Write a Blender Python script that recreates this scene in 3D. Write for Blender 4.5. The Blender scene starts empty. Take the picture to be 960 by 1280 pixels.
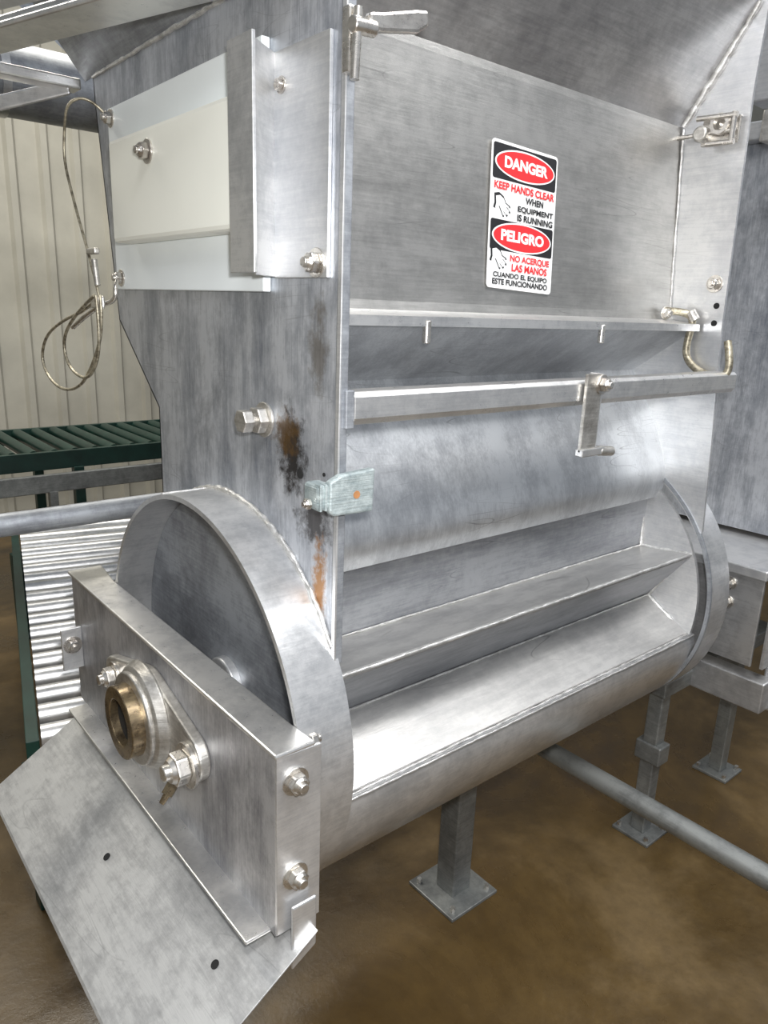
import bpy, bmesh, math, random
from mathutils import Vector, Matrix
random.seed(4)
scn=bpy.context.scene
COL=bpy.context.collection

# ---------------------------------------------------------------- materials
def newmat(name):
    m=bpy.data.materials.new(name); m.use_nodes=True
    nt=m.node_tree; b=nt.nodes["Principled BSDF"]; return m,nt,b
def N(nt,t,**k):
    n=nt.nodes.new(t)
    for a,v in k.items(): setattr(n,a,v)
    return n
def ramp(nt,fac,stops):
    r=N(nt,"ShaderNodeValToRGB"); cr=r.color_ramp
    while len(cr.elements)<len(stops): cr.elements.new(0.5)
    for e,(p,c) in zip(cr.elements,stops):
        e.position=p; e.color=(c[0],c[1],c[2],1) if not isinstance(c,(int,float)) else (c,c,c,1)
    nt.links.new(fac,r.inputs[0]); return r.outputs[0]
def noise(nt,vec,scale,detail=6,rough=0.6,dist=0.0):
    n=N(nt,"ShaderNodeTexNoise"); n.inputs["Scale"].default_value=scale; n.inputs["Detail"].default_value=detail
    n.inputs["Roughness"].default_value=rough; n.inputs["Distortion"].default_value=dist
    nt.links.new(vec,n.inputs["Vector"]); return n.outputs[0]
def mapping(nt,vec,s,rot=(0,0,0)):
    m=N(nt,"ShaderNodeMapping"); m.inputs["Scale"].default_value=s; m.inputs["Rotation"].default_value=rot; nt.links.new(vec,m.inputs[0]); return m.outputs[0]
def mixc(nt,fac,a,b,mode='MIX'):
    m=N(nt,"ShaderNodeMix",data_type='RGBA',blend_type=mode)
    for i,v in ((0,fac),(6,a),(7,b)):
        if hasattr(v,'is_output'): nt.links.new(v,m.inputs[i])
        else: m.inputs[i].default_value = v if i==0 else (v[0],v[1],v[2],1)
    return m.outputs[2]
def mth(nt,op,a,b=None,c=None):
    m=N(nt,"ShaderNodeMath",operation=op)
    for i,v in enumerate((a,b,c)):
        if v is None: continue
        if hasattr(v,'is_output'): nt.links.new(v,m.inputs[i])
        else: m.inputs[i].default_value=v
    return m.outputs[0]
def ramp2(nt,val,lo,hi,s):
    r=N(nt,"ShaderNodeMapRange"); nt.links.new(val,r.inputs[0]); r.inputs[1].default_value=lo; r.inputs[2].default_value=hi
    r.inputs[3].default_value=s; r.inputs[4].default_value=0; return r.outputs[0]
def spot(nt,v,centre,size,col,c,scale=14,strength=.9):
    """localised stain around a point, broken up with noise"""
    sub=N(nt,"ShaderNodeVectorMath",operation='SUBTRACT'); nt.links.new(v,sub.inputs[0]); sub.inputs[1].default_value=centre
    div=N(nt,"ShaderNodeVectorMath",operation='DIVIDE'); nt.links.new(sub.outputs[0],div.inputs[0]); div.inputs[1].default_value=size
    ln=N(nt,"ShaderNodeVectorMath",operation='LENGTH'); nt.links.new(div.outputs[0],ln.inputs[0])
    n=noise(nt,v,scale,6,.7)
    a=mth(nt,'MULTIPLY_ADD',n,2.4,ln.outputs[1])
    return mixc(nt,ramp2(nt,a,1.55,2.1,strength),c,col)
def metal(name,light=(.62,.62,.62),dark=(.34,.36,.39),rough=.36,met=.8,streak=(1,1,1),scale=5,bump=.06,stains=(),brush='H',scratch=.0,smear=0.0):
    m,nt,b=newmat(name)
    tc=N(nt,"ShaderNodeTexCoord"); v=tc.outputs["Object"]
    n1=noise(nt,mapping(nt,v,streak),scale,10,.72,.15)
    n2=noise(nt,v,min(scale*9,60),8,.75)
    n5=noise(nt,mapping(nt,v,(2,2,40) if brush=='H' else (50,50,2.2)),5,6,.7)
    f=mth(nt,'MULTIPLY_ADD',n2,.40,n1); g=mth(nt,'MULTIPLY_ADD',n5,.35,f)
    mid=[(dark[i]+light[i])/2 for i in range(3)]
    c=ramp(nt,g,[(.68,dark),(.84,mid),(.96,light)])
    if smear:
        n7=noise(nt,mapping(nt,v,(1.6,1.6,.8)),5.5,10,.78,.3)
        c=mixc(nt,ramp(nt,n7,[(.54,0.0),(.68,smear)]),c,[x*.45 for x in dark])
    if scratch:
        mask=noise(nt,v,6,2,.5)
        for rot,sc in (((.15,.45,.3),(.5,.5,9)),((.9,-.35,.1),(.5,1,10)),((0,1.1,.6),(.6,.6,8))):
            s=noise(nt,mapping(nt,v,sc,rot),3.0,0,.3)
            d=mth(nt,'ABSOLUTE',mth(nt,'SUBTRACT',s,.5))
            lf=mth(nt,'MULTIPLY',ramp2(nt,d,.0,.004,scratch),ramp(nt,mask,[(.50,0.0),(.60,1.0)]))
            c=mixc(nt,lf,c,[x*.5 for x in dark])
    for s in stains: c=spot(nt,v,*s[:3],c,*s[3:])
    nt.links.new(c,b.inputs["Base Color"])
    b.inputs["Metallic"].default_value=met
    rr=N(nt,"ShaderNodeMapRange"); nt.links.new(n2,rr.inputs[0]); rr.inputs[3].default_value=rough-.12; rr.inputs[4].default_value=rough+.14
    nt.links.new(rr.outputs[0],b.inputs["Roughness"])
    bp=N(nt,"ShaderNodeBump"); bp.inputs["Strength"].default_value=bump; bp.inputs["Distance"].default_value=.01
    nt.links.new(n5,bp.inputs["Height"]); nt.links.new(bp.outputs[0],b.inputs["Normal"])
    return m
def plain(name,col,rough=.5,met=0,var=.12,scale=12):
    m,nt,b=newmat(name); tc=N(nt,"ShaderNodeTexCoord")
    n=noise(nt,tc.outputs["Object"],scale,6,.6)
    c=ramp(nt,n,[(.3,[x*(1-var) for x in col]),(.7,[min(1,x*(1+var)) for x in col])])
    nt.links.new(c,b.inputs["Base Color"]); b.inputs["Roughness"].default_value=rough; b.inputs["Metallic"].default_value=met
    return m

SIDE_STAINS=(((0,.125,1.290),(.05,.05,.085),(.02,.015,.012),40,.95),
             ((0,.14,1.320),(.05,.045,.05),(.16,.09,.03),50,.8),
             ((0,.06,1.195),(.05,.06,.05),(.03,.02,.015),40,.8),
             ((0,.045,1.09),(.05,.022,.10),(.42,.20,.06),50,.9),
             ((0,.055,1.46),(.05,.03,.08),(.16,.13,.09),30,.6),
             ((0,.68,1.14),(.05,.02,.12),(.22,.14,.06),40,.5))
M_SIDE=metal("stainless_side",(.62,.64,.68),(.26,.28,.32),.42,.64,(3.5,3.5,.9),3.2,.08,SIDE_STAINS,'V',.3,.45)
M_WEB=metal("stainless_web",(.54,.54,.55),(.24,.24,.26),.44,.66,(3,3,1.0),3.2,.08,(),'V',.2,.45)
M_PLATE=metal("stainless_plate",(.76,.76,.76),(.52,.53,.55),.36,.76,(1,1,1),3,.06,(),'H',.15)
M_HOOD=metal("stainless_hood",(.58,.58,.58),(.34,.34,.35),.38,.76,(1,1,1),3,.06,(),'H',.15)
M_PANEL=metal("stainless_panel",(.50,.49,.47),(.34,.335,.32),.36,.8,(.6,1,2),3,.06,(),'H',.45,.15)
M_CHUTE=metal("stainless_chute",(.64,.66,.68),(.40,.415,.44),.36,.74,(2.0,1,.8),3.5,.06,(),'V',.6,.2)
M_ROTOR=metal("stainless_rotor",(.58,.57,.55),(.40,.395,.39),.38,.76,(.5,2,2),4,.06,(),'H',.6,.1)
M_ROTOR_SHADE=metal("stainless_rotor_shaded",(.42,.43,.45),(.24,.25,.27),.40,.76,(.5,2,2),4,.06,(),'H',.45,.2)  # darker copy of the rotor steel, pocket shade put into its colour
M_BRIGHT=metal("stainless_bright",(.80,.79,.77),(.56,.56,.56),.30,.84,(1,1,1),6)
M_RING=metal("stainless_ring",(.72,.72,.72),(.48,.49,.50),.34,.76,(1,1,1),6,.06,(),'H',0,.1)
M_DARK=metal("dull_steel",(.40,.42,.45),(.20,.21,.23),.5,.6,(1,1,1),5,.06,(),'H',.2,.3)
M_LEG=metal("galvanised_leg",(.30,.31,.30),(.15,.155,.155),.45,.6,(1,1,1),5,.06,(),'H',0,.3)
M_BOLT=metal("bolt_steel",(.76,.73,.68),(.46,.43,.40),.28,.92,(1,1,1),8,.02)
M_TRAY=metal("stainless_tray",(.62,.62,.61),(.38,.38,.38),.44,.6,(2.5,1,1),5,.06,(),'H',.3,.2)
M_WELD=metal("weld_bead",(.84,.83,.81),(.5,.49,.47),.34,.75,(1,1,1),40,.3)
M_GOLD=metal("heat_tinted_steel",(.36,.28,.17),(.09,.065,.045),.28,.85,(1,1,1),10,.05)
M_HUB=metal("cast_bearing",(.68,.66,.62),(.34,.32,.29),.36,.82,(1,1,1),8,.15)
M_UHMW=plain("white_plastic",(.92,.97,.98),.3,0,.02)
M_UHMW2=plain("ivory_plastic",(.97,.97,.88),.32,0,.02,5)
M_CLAMP=metal("zinc_casting",(.48,.54,.54),(.24,.29,.30),.45,.4,(1,1,1),40,.3)
M_RUST=plain("rust",(.35,.16,.06),.8,0,.4,30)
M_GREEN=plain("green_paint",(.006,.032,.024),.4,0,.3)
M_BLACK=plain("black",(.012,.012,.014),.5,0,.1)
M_RED=plain("sign_red",(.72,.03,.035),.4,0,.03)
M_WHITE=plain("sign_white",(.86,.86,.85),.4,0,.03)
M_CABLE=metal("braided_cable",(.55,.50,.38),(.16,.14,.10),.4,.7,(1,1,1),60)
M_HOLE=plain("dark_hole",(.01,.01,.01),.9,0,0.1)

def floor_mat():
    m,nt,b=newmat("wet_concrete"); v=N(nt,"ShaderNodeTexCoord").outputs["Object"]
    n1=noise(nt,v,1.6,8,.65,.5); n2=noise(nt,v,14,8,.7)
    c=ramp(nt,n1,[(.30,(.050,.030,.011)),(.5,(.105,.066,.023)),(.68,(.19,.128,.056))])
    c=mixc(nt,ramp(nt,n2,[(.35,.0),(.75,.55)]),c,(.045,.029,.014))
    nt.links.new(c,b.inputs["Base Color"])
    r=ramp(nt,n1,[(.35,.16),(.65,.5)]); nt.links.new(r,b.inputs["Roughness"])
    bp=N(nt,"ShaderNodeBump"); bp.inputs["Strength"].default_value=.15; bp.inputs["Distance"].default_value=.01
    nt.links.new(n2,bp.inputs["Height"]); nt.links.new(bp.outputs[0],b.inputs["Normal"]); return m
M_FLOOR=floor_mat()
M_WALL=plain("painted_corrugated_metal",(.50,.485,.42),.5,0,.15,2)

# ---------------------------------------------------------------- builders
def group(name):
    e=bpy.data.objects.new(name,None); e.empty_display_size=.1; COL.objects.link(e); return e
def link(name,me,mat,par,smooth=False):
    o=bpy.data.objects.new(name,me); COL.objects.link(o)
    if mat: me.materials.append(mat)
    if par: o.parent=par
    if smooth: soften(me)
    return o
def soften(me,deg=35):
    for p in me.polygons: p.use_smooth=True
    me.set_sharp_from_angle(angle=math.radians(deg))
def bevel(o,w,seg=2):
    if w>0:
        b=o.modifiers.new("b",'BEVEL'); b.width=w; b.segments=seg; b.limit_method='ANGLE'; b.angle_limit=math.radians(35)
    return o
def mesh(name,vs,fs,mat,par,bev=0,smooth=False):
    me=bpy.data.meshes.new(name); me.from_pydata([tuple(v) for v in vs],[],fs)
    bm=bmesh.new(); bm.from_mesh(me); bmesh.ops.recalc_face_normals(bm,faces=bm.faces); bm.to_mesh(me); bm.free()
    return bevel(link(name,me,mat,par,smooth),bev)
def box(name,a,b,mat,par,bev=.002):
    x0,y0,z0=a; x1,y1,z1=b
    vs=[(x,y,z) for x in (x0,x1) for y in (y0,y1) for z in (z0,z1)]
    return mesh(name,vs,[(0,1,3,2),(4,6,7,5),(0,4,5,1),(2,3,7,6),(0,2,6,4),(1,5,7,3)],mat,par,bev)
def extrude(name,poly,d,mat,par,bev=0,smooth=False):
    n=len(poly); d=Vector(d); vs=[Vector(p) for p in poly]+[Vector(p)+d for p in poly]
    fs=[tuple(range(n)),tuple(range(2*n-1,n-1,-1))]+[(i,(i+1)%n,n+(i+1)%n,n+i) for i in range(n)]
    return mesh(name,vs,fs,mat,par,bev,smooth)
def sheetx(name,prof,x0,x1,t,mat,par,bev=.0,smooth=False):
    P=[Vector(p) for p in prof]; n=len(P); off=[]
    for i in range(n):
        a=P[max(i-1,0)]; b=P[min(i+1,n-1)]; d=(b-a).normalized(); off.append(P[i]+Vector((-d.y,d.x))*t)
    loop=P+off[::-1]
    poly=[(x0,p.x,p.y) for p in loop]
    m=len(loop); vs=poly+[(x1,p.x,p.y) for p in loop]
    fs=[(i,(i+1)%m,m+(i+1)%m,m+i) for i in range(m)]
    for i in range(n-1):
        fs.append((i,i+1,m-2-i,m-1-i)); fs.append((m+i,m+m-1-i,m+m-2-i,m+i+1))
    return mesh(name,vs,fs,mat,par,bev,smooth)
def frame_axes(d):
    d=Vector(d).normalized(); a=Vector((0,0,1)) if abs(d.z)<.9 else Vector((1,0,0))
    u=d.cross(a).normalized(); v=d.cross(u); return d,u,v
def cyl(name,p0,p1,r,mat,par,n=32,r1=None,bev=0,hollow=None):
    p0=Vector(p0);p1=Vector(p1); d,u,v=frame_axes(p1-p0); r1=r if r1 is None else r1
    c=[(math.cos(2*math.pi*i/n),math.sin(2*math.pi*i/n)) for i in range(n)]
    vs=[p0+(u*a+v*b)*r for a,b in c]+[p1+(u*a+v*b)*r1 for a,b in c]
    fs=[(i,(i+1)%n,n+(i+1)%n,n+i) for i in range(n)]
    if hollow:
        vs+=[p0+(u*a+v*b)*hollow for a,b in c]+[p1+(u*a+v*b)*hollow for a,b in c]
        for i in range(n):
            j=(i+1)%n; fs+=[(2*n+j,2*n+i,3*n+i,3*n+j),(i,2*n+i,2*n+j,j),(n+j,3*n+j,3*n+i,n+i)]
    else: fs+=[tuple(range(n-1,-1,-1)),tuple(range(n,2*n))]
    return mesh(name,vs,fs,mat,par,bev,n>8)
def bolt(name,p,d,r,par,mat=None,washer=True,stud=True):
    mat=mat or M_BOLT; p=Vector(p); d=Vector(d).normalized()
    if washer: cyl(name+"_washer",p,p+d*r*.25,r*1.45,mat,par,28,bev=.0006)
    cyl(name+"_hex",p+d*r*.25,p+d*r*1.1,r*1.08,mat,par,6,bev=r*.12)
    if stud:
        cyl(name+"_collar",p+d*r*1.1,p+d*r*1.35,r*.85,mat,par,24,r1=r*.7)
        cyl(name+"_stud",p+d*r*1.0,p+d*r*1.75,r*.5,mat,par,20,bev=r*.08)
def cable(name,pts,r,mat,par,res=8,cyclic=False):
    c=bpy.data.curves.new(name,'CURVE'); c.dimensions='3D'; c.bevel_depth=r; c.bevel_resolution=3; c.resolution_u=res
    s=c.splines.new('NURBS'); s.points.add(len(pts)-1)
    for q,p in zip(s.points,pts): q.co=(*p,1)
    s.use_endpoint_u=True; s.order_u=3; s.use_cyclic_u=cyclic
    o=bpy.data.objects.new(name,c); COL.objects.link(o); c.materials.append(mat); o.parent=par; c.use_fill_caps=True
    return o
def weld(name,pts,r,par):
    P=[Vector(p) for p in pts]; out=[]
    for a,b in zip(P[:-1],P[1:]):
        L=(b-a).length; k=max(2,int(L/.012))
        for i in range(k): out.append(a.lerp(b,i/k)+Vector([random.uniform(-1,1)*r*.25 for _ in range(3)]))
    out.append(P[-1]); o=cable(name,out,r,M_WELD,par,2)
    for q in o.data.splines[0].points: q.radius=random.uniform(.7,1.25)
    return o

# ---------------------------------------------------------------- room
box("floor",(-5,-4,-.1),(8,5.2,0),M_FLOOR,None,0)
def corrugated(name,x0,x1,y,z0,z1,mat):
    prof=[];x=x0
    while x<x1:
        prof+=[(x,0),(x+.11,0),(x+.13,-.03),(x+.17,-.03),(x+.19,0)]; x+=.21
    vs=[(a,y+b,z0) for a,b in prof]+[(a,y+b,z1) for a,b in prof]; n=len(prof)
    return mesh(name,vs,[(i,i+1,n+i+1,n+i) for i in range(n-1)],mat,None)
corrugated("wall_back",-5,8,4.8,0,4.2,M_WALL)
box("wall_right",(8,-4,0),(8.1,5.2,4.2),M_WALL,None,0)
box("wall_left",(-5.1,-4,0),(-5,5.2,4.2),M_WALL,None,0)

# ---------------------------------------------------------------- main machine
W=1.14
MCH=group("drum_feeder_hopper")
CY,CZ,R=.33,.80,.378
def arc(r,a0,a1,n,cy=CY,cz=CZ):
    return [(cy-r*math.cos(math.radians(a0+(a1-a0)*i/n)),cz+r*math.sin(math.radians(a0+(a1-a0)*i/n))) for i in range(n+1)]
low=[p for p in arc(R-.01,29,150,30)]
side=[(0,2.02),(0,.985)]+[p for p in low if p[0]>.004 and p[0]<.63]+[(.635,1.03),(.635,1.30),(.83,1.47),(.90,1.92),(.91,2.02)]
extrude("left_side_plate",[(0,y,z) for y,z in side],(.006,0,0),M_SIDE,MCH)
extrude("right_side_plate",[(W,y,z) for y,z in [(0.0,1.0),(.01,1.2),(.03,1.5),(.04,2.0),(.03,2.34),(.9,2.34),(.83,1.47),(.635,1.3),(.635,1.03)]+low[::-1]],(.008,0,0),M_PLATE,MCH)
box("left_front_flange",(-.003,-.004,.975),(.012,.008,2.1),M_DARK,MCH,.002)
box("left_front_edge",(-.0045,-.005,.98),(-.001,.004,1.97),M_PLATE,MCH,.001)
sheetx("rear_skin",[(.635,1.0),(.635,1.30),(.83,1.47),(.90,1.92),(.91,2.1)],0,W,.004,M_DARK,MCH)
sheetx("hood_slope_panel",[(-.06,2.33),(.075,2.15),(.20,1.955)],0.005,W,.004,M_HOOD,MCH)
sheetx("front_panel",[(.20,1.955),(.198,1.94),(.165,1.53),(.16,1.515)],0.005,W,.004,M_PANEL,MCH)
sheetx("panel_lip",[(.17,1.516),(.08,1.506),(.078,1.490)],.006,W-.01,.004,M_BRIGHT,MCH)
sheetx("throat_panel",[(.09,1.497),(.25,1.385),(.235,1.36),(.215,1.33),(.195,1.30),(.175,1.265),(.155,1.225),(.138,1.185),(.125,1.15),(.118,1.118),(.122,1.09),(.132,1.065)],.006,W,.004,M_CHUTE,MCH,0,True)
for i,x in enumerate((.238,.735)):
    cyl("lip_pin_%d"%(i+1),(x,.082,1.500),(x,.082,1.462),.007,M_BOLT,MCH,16,bev=.002)
mesh("hood_flare_left",[(0,-.0,1.965),(0,.95,1.965),(-.28,.95,2.33),(-.28,-.0,2.33)],[(0,1,2,3)],M_DARK,MCH)
mesh("hood_back_flare",[(0,.91,1.965),(W,.91,1.965),(W,1.2,2.33),(-.28,1.2,2.33)],[(0,1,2,3)],M_DARK,MCH)
weld("hood_weld",[(-.002,.04,1.965),(-.002,.90,1.965)],.004,MCH)
weld("hood_side_weld",[(W-.004,.05,2.18),(W-.004,.195,1.955)],.008,MCH)
weld("panel_side_weld",[(W-.004,.193,1.95),(W-.004,.165,1.52)],.003,MCH)
# rotor
pts=[];NT=10
for k in range(NT):
    t=24-36*k
    for a,r in ((t+.4,.345),(t-1.4,.343),(t-24,.215)):
        pts.append((CY-r*math.cos(math.radians(a)),CZ+r*math.sin(math.radians(a))))
ROT=group("rotor_drum")
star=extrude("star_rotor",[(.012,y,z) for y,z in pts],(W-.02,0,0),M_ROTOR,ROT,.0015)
star.data.materials.append(M_ROTOR_SHADE)
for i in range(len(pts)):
    if i%3==1: star.data.polygons[2+i].material_index=1  # blade undersides take the steel with painted shade
cyl("rotor_end_disc",(W-.012,CY,CZ),(W-.002,CY,CZ),.352,M_PLATE,ROT,96)
cyl("rotor_end_disc_near",(-.004,CY,CZ),(.010,CY,CZ),.352,M_DARK,ROT,96)
cyl("rotor_shaft",(-.20,CY,CZ-.01),(W+.2,CY,CZ-.01),.03,M_BOLT,ROT)
cyl("shaft_collar",(-.03,CY,CZ),(-.004,CY,CZ),.055,M_RING,ROT,40,bev=.004)
for k,t in enumerate((60,24,-12)):
    a=math.radians(t-.3); tip=(CY-.347*math.cos(a),CZ+.347*math.sin(a))
    weld("blade_edge_%d"%k,[(.014,tip[0],tip[1]),(W-.014,tip[0],tip[1])],.0034,ROT)
    v=math.radians(t-24); val=(CY-.219*math.cos(v),CZ+.219*math.sin(v))
    weld("valley_weld_%d"%k,[(.014,val[0],val[1]),(W-.014,val[0],val[1])],.0022,ROT)
    weld("end_weld_a%d"%k,[(W-.016,tip[0]+.01,tip[1]),(W-.016,val[0],val[1])],.005,ROT)
    v=math.radians(t+12); val=(CY-.219*math.cos(v),CZ+.219*math.sin(v))
    weld("end_weld_b%d"%k,[(W-.016,tip[0]+.01,tip[1]),(W-.016,val[0],val[1])],.005,ROT)
sheetx("drum_shell",[(-.018,.728),(-.024,.700),(-.014,.655),(.004,.610),(.034,.560)]+arc(R-.006,-48,-170,50),.004,W+.006,.005,M_RING,MCH,0,True)
weld("shell_edge",[(.01,-.021,.727),(W,-.021,.727)],.0025,MCH)
def ring(name,x0,x1,mat):
    cyl(name,(x0,CY,CZ),(x1,CY,CZ),R+.004,mat,MCH,128,hollow=R-.005)
ring("left_end_ring",-.092,.004,M_RING)
ring("right_end_ring",W+.004,W+.095,M_RING)
ring("right_end_inner_ring",W-.004,W+.006,M_DARK)
cyl("left_end_disc",(-.012,CY,CZ),(-.006,CY,CZ),R-.006,M_DARK,MCH,96)
weld("ring_plate_weld",[(-.004,y,z) for y,z in arc(R+.006,32,135,40)],.005,MCH)
s1=arc(R+.005,104,105,1)[0]
weld("ring_seam",[(-.091,)+s1,(0,)+s1],.002,MCH)
sheetx("cross_bar",[(.03,1.400),(-.006,1.400),(-.013,1.393),(-.013,1.362),(-.006,1.352),(.03,1.350)],.018,1.165,.003,M_BRIGHT,MCH,.0015)
box("cross_bar_end",(.004,-.01,1.347),(.020,.03,1.403),M_DARK,MCH)
LT=group("hanging_latch")
box("latch_plate",(.555,-.024,1.262),(.602,-.016,1.412),M_HUB,LT,.002)
box("latch_plate_side",(.600,-.024,1.272),(.605,.006,1.412),M_BRIGHT,LT,.002)
box("latch_foot",(.555,-.03,1.255),(.628,-.012,1.270),M_BRIGHT,LT,.002)
cyl("latch_pin",(.615,-.022,1.262),(.662,-.022,1.257),.010,M_HUB,LT,20,bev=.003)
bolt("latch_bolt",(.600,-.024,1.392),(0,-1,0),.013,LT)
# ---- plastic wear plates and retainer
PL=group("plastic_wear_plate")
box("sheet",(-.014,.185,1.535),(0,.795,1.885),M_UHMW,PL,.002)
box("block",(-.056,.200,1.622),(-.014,.69,1.806),M_UHMW2,PL,.008)
bolt("block_bolt",(-.056,.50,1.765),(-1,0,0),.014,PL)
bolt("sheet_bolt_top",(-.014,.775,1.865),(-1,0,0),.012,PL)
bolt("sheet_bolt_low",(-.014,.765,1.558),(-1,0,0),.012,PL)
RB=group("retainer_bracket")
box("flat_leg",(-.006,.028,1.555),(0,.165,1.860),M_PLATE,RB,.001)
extrude("step_leg",[(-.060,.128,1.557),(0,.168,1.557),(0,.174,1.557),(-.060,.134,1.557)],(0,0,.303),M_RING,RB,.0005)
box("outer_leg",(-.064,.126,1.560),(-.058,.196,1.868),M_RING,RB,.001)
bolt("retainer_bolt_top",(-.006,.145,1.815),(-1,0,0),.008,RB,stud=False)
bolt("retainer_bolt_low",(-.006,.052,1.575),(-1,0,0),.014,RB)
cyl("side_bolt_washer",(0,.205,1.333),(-.005,.205,1.333),.029,M_HUB,MCH,32,bev=.001)
cyl("side_bolt_nut",(-.005,.205,1.333),(-.022,.205,1.333),.023,M_HUB,MCH,6,bev=.002)
cyl("side_bolt_shank",(-.020,.205,1.333),(-.032,.205,1.333),.011,M_HUB,MCH,20)
cyl("side_bolt_head",(-.030,.205,1.333),(-.048,.205,1.333),.020,M_HUB,MCH,6,bev=.002)
cyl("side_hole",(-.0015,.10,1.262),(0,.10,1.262),.008,M_HOLE,MCH,20)
cyl("side_hole_low",(-.0015,.035,1.273),(0,.035,1.273),.003,M_HOLE,MCH,20)
# clamp
CL=group("beam_clamp")
extrude("clamp_jaw",[(-.030,-.008,1.232),(-.022,-.008,1.224),(.050,-.008,1.222),(.052,-.008,1.288),(-.010,-.008,1.284),(-.030,-.008,1.275)],(0,-.014,0),M_CLAMP,CL,.003)
box("clamp_body",(-.048,-.018,1.234),(-.020,.020,1.272),M_CLAMP,CL,.005)
for i in range(3): box("clamp_rib_%d"%i,(-.046+.009*i,-.021,1.234),(-.042+.009*i,-.006,1.273),M_CLAMP,CL,.001)
bolt("clamp_screw",(-.048,0,1.243),(-1,0,0),.008,CL,washer=False)
cyl("clamp_hole",(.018,-.0228,1.252),(.018,-.0218,1.252),.006,M_RUST,CL,16)
TL=group("toggle_latch")
box("latch_base",(-.012,-.02,1.80),(.004,-.004,1.875),M_BOLT,TL,.003)
cyl("latch_link",(-.008,-.028,1.79),(-.004,-.028,1.87),.006,M_BOLT,TL,16)
cyl("latch_pivot",(-.014,-.028,1.850),(.022,-.028,1.852),.010,M_BOLT,TL,20,bev=.002)
extrude("latch_handle",[(.008,-.035,1.848),(.03,-.035,1.850),(.09,-.035,1.862),(.108,-.035,1.874),(.106,-.035,1.892),(.085,-.035,1.888),(.03,-.035,1.872),(.01,-.035,1.868)],(0,.014,0),M_BOLT,TL,.004)
RL=group("draw_latch")
xl=W-.018
cyl("rod",(xl,.235,1.928),(xl,.06,1.93),.005,M_BOLT,RL,16)
box("latch_body",(W-.006,.055,1.905),(W,.145,1.962),M_BOLT,RL,.003)
cyl("latch_knob",(W-.035,.135,1.928),(W,.135,1.928),.017,M_HUB,RL,28,bev=.004)
cyl("latch_ring",(xl-.008,.095,1.945),(xl+.004,.095,1.945),.022,M_BOLT,RL,28,hollow=.014)
cyl("latch_bar",(xl-.006,.15,1.962),(xl-.006,.055,1.958),.006,M_BOLT,RL,16)
cyl("latch_bar_low",(xl-.006,.12,1.905),(xl-.006,.055,1.903),.006,M_BOLT,RL,16)
cyl("latch_upright",(xl-.006,.062,1.90),(xl-.006,.062,1.965),.006,M_BOLT,RL,16)
bolt("right_bolt_1",(W,.062,1.60),(-1,0,0),.014,MCH)
cyl("right_hole_1",(W-.002,.05,1.55),(W,.05,1.55),.007,M_HOLE,MCH,18)
cyl("right_hole_2",(W-.002,.05,1.51),(W,.05,1.51),.007,M_HOLE,MCH,18)
LN=group("lanyard_cable")
cable("braid",[(W-.05,.15,1.535),(W-.03,.115,1.535),(W-.02,.09,1.52),(W-.02,.10,1.47),(W-.02,.10,1.43),(W-.02,.07,1.40),(W-.02,.02,1.385),(W-.015,-.005,1.39),(W-.01,-.01,1.42),(W,.01,1.47)],.009,M_CABLE,LN)
bolt("lanyard_bolt",(W-.05,.15,1.53),(-.3,-1,0),.011,LN)
cyl("lanyard_ferrule",(W-.024,.10,1.535),(W-.02,.087,1.515),.012,M_BOLT,LN,20)
CB=group("wire_rope_lanyard")
x=-.08
cable("wire_a",[(-.01,.80,1.87),(-.04,.805,1.904),(x,.83,1.895),(x,.86,1.85),(x,.878,1.79),(x,.84,1.72),(x,.805,1.662),(x,.75,1.58),(x,.717,1.512)],.0028,M_CABLE,CB)
cable("wire_b",[(x,.717,1.52),(x,.80,1.49),(x,.961,1.465),(x,1.12,1.42),(x,1.17,1.35),(x,1.06,1.299),(x,.90,1.31),(x,.79,1.37),(x,.705,1.458),(x,.715,1.52)],.0035,M_CABLE,CB)
cable("wire_c",[(x-.01,.72,1.52),(x-.01,.85,1.48),(x-.01,.95,1.42),(x-.01,.92,1.36),(x-.01,.80,1.34),(x-.01,.72,1.39),(x-.01,.70,1.46),(x-.01,.71,1.52)],.0035,M_CABLE,CB)
cable("hook_rod",[(-.02,.765,1.558),(-.035,.75,1.545),(-.035,.75,1.51),(-.06,.80,1.50),(-.08,.90,1.45)],.005,M_BOLT,CB)
cyl("ferrule",(x,.735,1.59),(x,.725,1.54),.006,M_HUB,CB,16)
box("ferrule_nut",(x-.01,.715,1.495),(x+.01,.745,1.52),M_BOLT,CB,.003)
box("ferrule_clip",(x-.006,.715,1.60),(x+.006,.765,1.612),M_HUB,CB,.003)

# ---------------------------------------------------------------- bearing bracket
BB=group("bearing_support_bracket")
XW=-.155
box("web",(XW,-.075,.60),(XW+.006,.80,.905),M_WEB,BB,.001)
extrude("top_flange",[(XW-.002,-.08,.905),(XW+.066,-.08,.905),(XW+.062,-.02,.905),(XW+.062,.70,.905),(XW+.075,.82,.905),(XW-.002,.82,.905)],(0,0,.008),M_BRIGHT,BB,.003)
extrude("end_flange",[(XW,-.080,.605),(XW+.076,-.080,.605),(XW+.076,-.080,.905),(XW,-.080,.909)],(0,.006,0),M_PLATE,BB,.001)
box("bottom_flange",(XW-.042,-.06,.597),(XW+.004,.76,.603),M_BRIGHT,BB,.002)
box("back_tab",(XW-.045,.755,.70),(XW,.762,.80),M_RING,BB,.002)
bolt("back_tab_bolt",(XW-.022,.755,.76),(0,-1,0),.014,BB)
bolt("end_bolt_top",(XW+.03,-.080,.862),(0,-1,0),.015,BB)
bolt("end_bolt_low",(XW+.03,-.080,.70),(0,-1,0),.015,BB)
bolt("end_nut",(XW+.078,-.04,.885),(1,0,0),.013,BB,washer=False)
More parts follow.
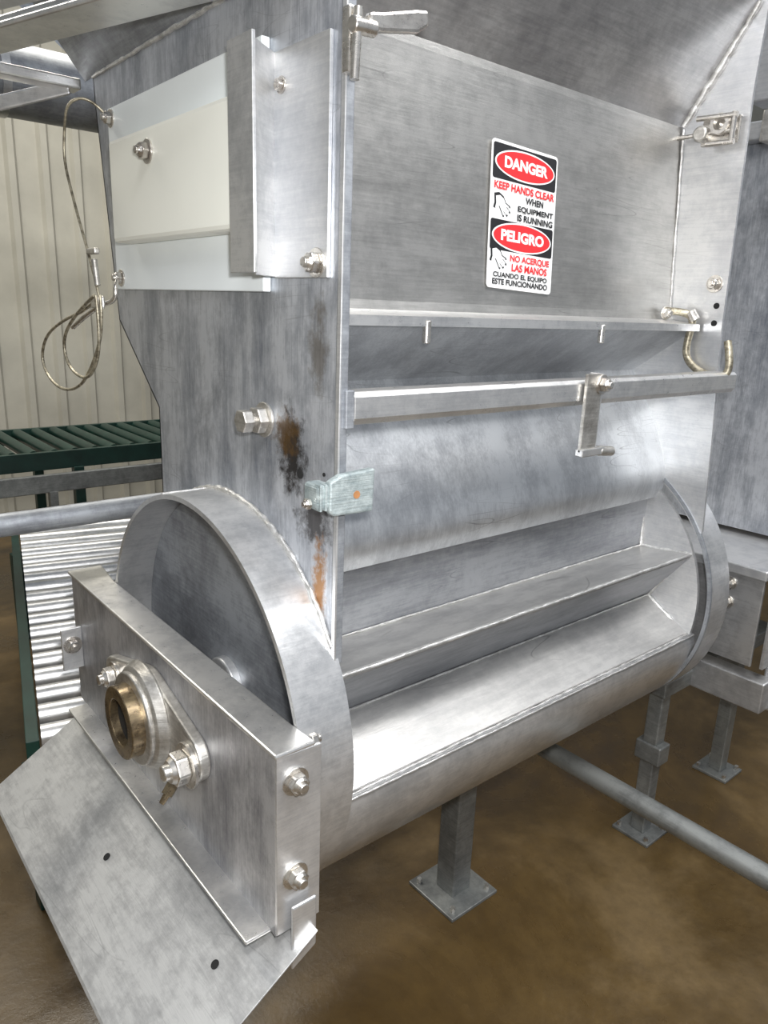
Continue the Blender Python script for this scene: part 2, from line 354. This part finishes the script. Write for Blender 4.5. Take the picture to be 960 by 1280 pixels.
extrude("mount_tab",[(XW+.018,-.094,.54),(XW+.062,-.094,.565),(XW+.062,-.094,.655),(XW+.018,-.094,.655)],(0,.006,0),M_PLATE,BB,.004)
FB=group("flange_bearing")
bz=.787; by=.335
def oval(x0,x1,ry,e,mat,name):
    P=[]
    for i in range(48):
        a=2*math.pi*i/48; c,s=math.cos(a),math.sin(a)
        best=max(((ry*1.0,0),(e[1],e[0]),(e[1],-e[0])),key=lambda q:q[0]+q[1]*c)
        P.append((x0,by+best[1]+best[0]*c,bz+best[0]*s))
    return extrude(name,P,(x1-x0,0,0),mat,FB,.004)
oval(XW,XW-.020,.088,(.172,.042),M_HUB,"flange_base")
cyl("bearing_dome",(XW-.018,by,bz),(XW-.042,by,bz),.104,M_HUB,FB,64,r1=.090,bev=.006)
cyl("bearing_outer",(XW-.040,by,bz),(XW-.050,by,bz),.086,M_HUB,FB,64,bev=.003,hollow=.060)
cyl("bearing_ring",(XW-.035,by,bz),(XW-.074,by,bz),.067,M_GOLD,FB,64,hollow=.043,bev=.002)
cyl("bearing_bore",(XW-.038,by,bz),(XW-.058,by,bz),.0435,M_HOLE,FB,48)
bolt("mount_nut_front",(XW-.020,by-.172,bz-.012),(-1,0,0),.027,FB)
bolt("mount_nut_back",(XW-.020,by+.155,bz+.01),(-1,0,0),.020,FB)
cyl("grease_fitting",(XW-.03,by-.105,bz-.10),(XW-.045,by-.107,bz-.116),.007,M_GOLD,FB,16,r1=.005)
cyl("grease_hex",(XW-.018,by-.10,bz-.09),(XW-.034,by-.105,bz-.105),.011,M_GOLD,FB,6)
TG=group("sloped_guard_plate")
yb,yf=.80,-.105
extrude("plate",[(-.098,yf,.602),(-.365,yf,.432),(-.365,yb,.432),(-.098,yb,.602)],(-.0035,0,-.0055),M_TRAY,TG,.001)
for i,(s,y) in enumerate(((.12,.0),(.16,.36),(.06,.72))):
    X0=-.098-s; Z0=.602-.635*s
    cyl("plate_hole_%d"%(i+1),(X0,y,Z0),(X0-.0008,y,Z0+.0012),.007,M_HOLE,TG,20)

# ---------------------------------------------------------------- sign
SG=group("danger_sign")
SG.location=(.565,.1745,1.692); SG.rotation_euler=(math.radians(90-4.3),math.radians(2.2),0)
sw,sh=.195,.266
def rrect(name,x0,y0,x1,y1,r,z,mat,t=.0006):
    P=[]
    for cx,cy,a0 in ((x1-r,y1-r,0),(x0+r,y1-r,90),(x0+r,y0+r,180),(x1-r,y0+r,270)):
        for i in range(7):
            a=math.radians(a0+15*i); P.append((cx+r*math.cos(a),cy+r*math.sin(a),z))
    return extrude(name,P,(0,0,t),mat,SG)
def ell(name,cx,cy,a,b,z,mat):
    return extrude(name,[(cx+a*math.cos(2*math.pi*i/48),cy+b*math.sin(2*math.pi*i/48),z) for i in range(48)],(0,0,.0004),mat,SG)
def T(s,x,y,w,h,mat,z=.0026,name=None,bold=.035):
    c=bpy.data.curves.new("txt",'FONT'); c.body=s; c.size=1; c.align_x='CENTER'; c.align_y='CENTER'; c.offset=bold; c.extrude=0
    o=bpy.data.objects.new(name or "text_"+s.split()[0].lower(),c); COL.objects.link(o); c.materials.append(mat)
    bpy.context.view_layer.update()
    dx,dy=o.dimensions.x,o.dimensions.y
    o.scale=(w/dx,h/dy,1); o.location=(x,y,z); o.parent=SG; return o
Y=lambda f: sh*(.5-f)
rrect("sign_panel",-sw/2,-sh/2,sw/2,sh/2,.008,0,M_WHITE,.0012)
for f0,f1,txt in ((.02,.255,"DANGER"),(.525,.735,"PELIGRO")):
    rrect("band_"+txt.lower(),-sw/2+.004,Y(f1),sw/2-.004,Y(f0),.005,.0012,M_BLACK,.0004)
    cy=(Y(f0)+Y(f1))/2
    ell("oval_white_"+txt.lower(),0,cy,sw*.455,.0275,.0016,M_WHITE)
    ell("oval_red_"+txt.lower(),0,cy,sw*.435,.0245,.0020,M_RED)
    T(txt,0,cy,sw*.66,.021,M_WHITE,.0027,bold=.045)
T("KEEP HANDS CLEAR",0,Y(.30),sw*.92,.014,M_RED)
T("WHEN",sw*.16,Y(.365),sw*.28,.0125,M_BLACK)
T("EQUIPMENT",sw*.18,Y(.43),sw*.56,.0125,M_BLACK)
T("IS RUNNING",sw*.18,Y(.492),sw*.56,.0125,M_BLACK)
T("NO ACERQUE",sw*.13,Y(.78),sw*.62,.0145,M_RED)
T("LAS MANOS",sw*.13,Y(.845),sw*.56,.0145,M_RED)
T("CUANDO EL EQUIPO",0,Y(.905),sw*.84,.0112,M_BLACK)
T("ESTE FUNCIONANDO",0,Y(.955),sw*.86,.0112,M_BLACK)
hand=[(-.034,.030),(-.018,.034),(-.002,.026),(.006,.012),(.020,.006),(.022,.001),(.008,.003),(.022,-.008),(.021,-.013),(.004,-.003),(.014,-.018),(.011,-.022),(-.003,-.008),(.002,-.022),(-.002,-.024),(-.011,-.009),(-.018,.002),(-.026,.0),(-.030,-.006),(-.036,-.004),(-.032,.008)]
for i,(hx,hf) in enumerate(((-.058,.44),(-.062,.80))):
    P=[(hx+a*.85,Y(hf)+b*.75,.0014) for a,b in hand]
    extrude("hand_outline_%d"%(i+1),P,(0,0,.0003),M_BLACK,SG)
    cx=sum(p[0] for p in P)/len(P); cy=sum(p[1] for p in P)/len(P)
    extrude("hand_fill_%d"%(i+1),[(cx+(p[0]-cx)*.8,cy+(p[1]-cy)*.8,.0018) for p in P],(0,0,.0002),M_WHITE,SG)

# ---------------------------------------------------------------- overhead framing
OF=group("overhead_steel_frame")
def beam(name,p0,p1,w,h,mat,par,bev=.004):
    p0=Vector(p0);p1=Vector(p1); d=(p1-p0).normalized(); s=d.cross(Vector((0,0,1)))
    if s.length<.01: s=Vector((1,0,0))
    s.normalize(); u=s.cross(d)
    P=[p0+s*a*w/2+u*b*h/2 for a,b in ((-1,-1),(1,-1),(1,1),(-1,1))]
    return extrude(name,P,p1-p0,mat,par,bev)
beam("channel_outer",(-.46,.82,1.945),(-.04,-.25,1.945),.008,.05,M_BRIGHT,OF,.002)
beam("channel_outer_flange",(-.44,.82,1.922),(-.02,-.25,1.922),.045,.006,M_PLATE,OF,.002)
beam("channel_flange",(-.33,1.03,1.945),(-.03,.10,1.945),.085,.010,M_BRIGHT,OF,.003)
beam("channel_web",(-.29,1.03,1.972),(.01,.10,1.972),.010,.055,M_PLATE,OF)
beam("cross_tie",(-1.2,1.0,1.965),(.0,1.0,1.965),.05,.022,M_BRIGHT,OF)
beam("brace",(-.5,1.3,1.80),(-.02,1.0,1.96),.012,.03,M_RING,OF)
DU=group("overhead_duct")
cyl("duct",(-2.5,2.5,2.30),(3,2.5,2.30),.13,M_DARK,DU,48)
cyl("duct_strap",(.2,2.5,2.30),(.23,2.5,2.30),.135,M_RING,DU,48)
box("duct_column_1",(-2.40,2.45,0),(-2.30,2.55,2.18),M_LEG,DU,.004)
box("duct_column_2",(2.80,2.45,0),(2.90,2.55,2.18),M_LEG,DU,.004)
PP=group("guard_rail_pipe")
cyl("pipe",(-1.6,.86,1.03),(1.5,.86,1.03),.026,M_DARK,PP,32)
cyl("pipe_post",(-1.5,.86,0),(-1.5,.86,1.03),.026,M_DARK,PP,32)
PP2=group("lower_rail_pipe")
cyl("pipe",(.97,-1.6,.30),(.97,1.3,.30),.027,M_LEG,PP2,32)
cyl("pipe_post",(.97,1.25,0),(.97,1.25,.30),.027,M_LEG,PP2,32)

# ---------------------------------------------------------------- legs
def leg(x,y,z1,w,fw):
    g=group("support_leg")
    box("post",(x-w/2,y-w/2,.008),(x+w/2,y+w/2,z1),M_LEG,g,.004)
    box("foot_plate",(x-fw/2,y-fw/2,0),(x+fw/2,y+fw/2,.010),M_LEG,g,.002)
    for a in (-1,1):
        for b in (-1,1): cyl("anchor",(x+a*fw*.38,y+b*fw*.38,.01),(x+a*fw*.38,y+b*fw*.38,.022),.007,M_BOLT,g,6)
    return g
leg(.62,.28,.42,.065,.17)
g=leg(1.25,.10,.48,.045,.12)
box("adjuster",(1.222,.06,.25),(1.278,.14,.31),M_LEG,g,.004)
leg(1.75,.11,.48,.045,.12)

# ---------------------------------------------------------------- right neighbour
AD=group("neighbouring_hopper")
box("hopper_side",(1.62,-.15,.90),(2.5,.9,2.0),M_SIDE,AD,.004)
box("hopper_rim",(1.58,-.25,2.0),(2.55,.95,2.05),M_PLATE,AD,.004)
box("hopper_post",(1.28,.03,2.02),(1.36,.12,2.5),M_PLATE,AD,.004)
box("hopper_bracket",(1.28,.0,1.93),(1.62,.08,2.0),M_HUB,AD,.004)
for i,(a,b) in enumerate(((2.4,-.05),(2.4,.8),(1.75,.8))): box("hopper_leg_%d"%(i+1),(a,b,0),(a+.06,b+.06,.91),M_LEG,AD,.004)
FC=group("discharge_conveyor_frame")
box("top_rail",(1.33,-.10,.855),(1.70,.45,.885),M_PLATE,FC,.004)
box("side_plate",(1.35,-.09,.60),(1.36,.45,.86),M_HOOD,FC,.002)
box("end_channel",(1.40,-.16,.47),(1.47,-.11,.90),M_RING,FC,.006)
box("end_plate",(1.36,-.12,.60),(1.60,-.11,.86),M_HOOD,FC,.002)
box("lower_rail",(1.20,.06,.48),(1.90,.14,.53),M_LEG,FC,.004)
box("lower_side_rail",(1.34,-.14,.48),(1.40,.5,.57),M_HOOD,FC,.004)
for i,(y,z) in enumerate(((.0,.82),(.0,.765),(.03,.69))):
    bolt("frame_bolt_%d"%(i+1),(1.35,y,z),(-1,0,0),.013,FC)

# ---------------------------------------------------------------- roller conveyors (left)
def conveyor(name,org,d,length,width,z,rail,roll,pitch,rr,legs,side=1):
    g=group(name); d=Vector((d[0],d[1],0)).normalized(); s=Vector((d.y,-d.x,0))*side; o=Vector((org[0],org[1],z))
    for k,off in enumerate((0,width)):
        beam("rail_%d"%(k+1),o+s*off,o+s*off+d*length,.03,.09,rail,g,.002)
    n=int(length/pitch)
    for i in range(n):
        a=o+d*(pitch*(i+.5))+Vector((0,0,.02)); cyl("roller_%d"%i,a+s*.02,a+s*(width-.02),rr,roll,g,20)
    for t in legs:
        for off in (0,width):
            b=o+d*t+s*off; box("leg",(b.x-.025,b.y-.025,0),(b.x+.025,b.y+.025,z-.04),rail,g,.003)
        beam("leg_brace",o+d*t+Vector((0,0,-z+.25)),o+d*t+s*width+Vector((0,0,-z+.25)),.03,.03,rail,g)
    return g
conveyor("silver_roller_conveyor",(.18,2.80),(-.22,-.976),2.0,.62,.45,M_GREEN,M_RING,.105,.029,(.25,1.96),-1)
conveyor("green_roller_conveyor",(-1.2,3.75),(1,0),3.0,.75,.72,M_GREEN,M_GREEN,.10,.03,(.4,1.75,2.6))
RC=group("far_conveyor_rail")
beam("rail",(-1.0,2.93,.62),(1.6,2.93,.62),.03,.09,M_LEG,RC)
for xx in (-.8,.4,1.5): box("rail_leg",(xx-.02,2.91,0),(xx+.02,2.95,.58),M_LEG,RC)

# ---------------------------------------------------------------- lights, world
def light(name,kind,loc,energy,size=.1,rot=(0,0,0),col=(1,1,1)):
    l=bpy.data.lights.new(name,kind); l.energy=energy; l.color=col
    if kind=='AREA': l.shape='RECTANGLE'; l.size=size[0]; l.size_y=size[1]
    else: l.shadow_soft_size=size
    o=bpy.data.objects.new(name,l); COL.objects.link(o); o.location=loc; o.rotation_euler=rot; return o
light("added_overhead_light",'AREA',(-.6,-1.4,3.4),80,(2.4,.5))  # overhead area lamps here are added to give the steel reflections
light("added_overhead_light",'AREA',(1.6,-1.0,3.6),55,(2.4,.5))
light("added_overhead_light",'AREA',(0,3.0,3.8),110,(3,.5),col=(1,.95,.85))
light("camera_flash",'POINT',(-.59,-.86,1.60),66,.03)
w=bpy.data.worlds.new("world"); scn.world=w; w.use_nodes=True
bg=w.node_tree.nodes["Background"]; bg.inputs[0].default_value=(.60,.66,.75,1); bg.inputs[1].default_value=.40

# ---------------------------------------------------------------- camera
cam=bpy.data.cameras.new("camera"); cam.sensor_fit='VERTICAL'; cam.sensor_height=36; cam.lens=36*924/1280; cam.clip_start=.02
co=bpy.data.objects.new("camera",cam); COL.objects.link(co)
right=Vector((.7709,-.636,.036)).normalized(); fwd=Vector((.6208,.7373,-.2665)).normalized()
up=right.cross(fwd).normalized(); right=fwd.cross(up)
Mx=Matrix.Identity(4)
for i in range(3): Mx[i][0]=right[i]; Mx[i][1]=up[i]; Mx[i][2]=-fwd[i]
Mx.translation=Vector((-.628,-.853,1.518)); co.matrix_world=Mx
scn.camera=co
scn.view_settings.view_transform='Standard'
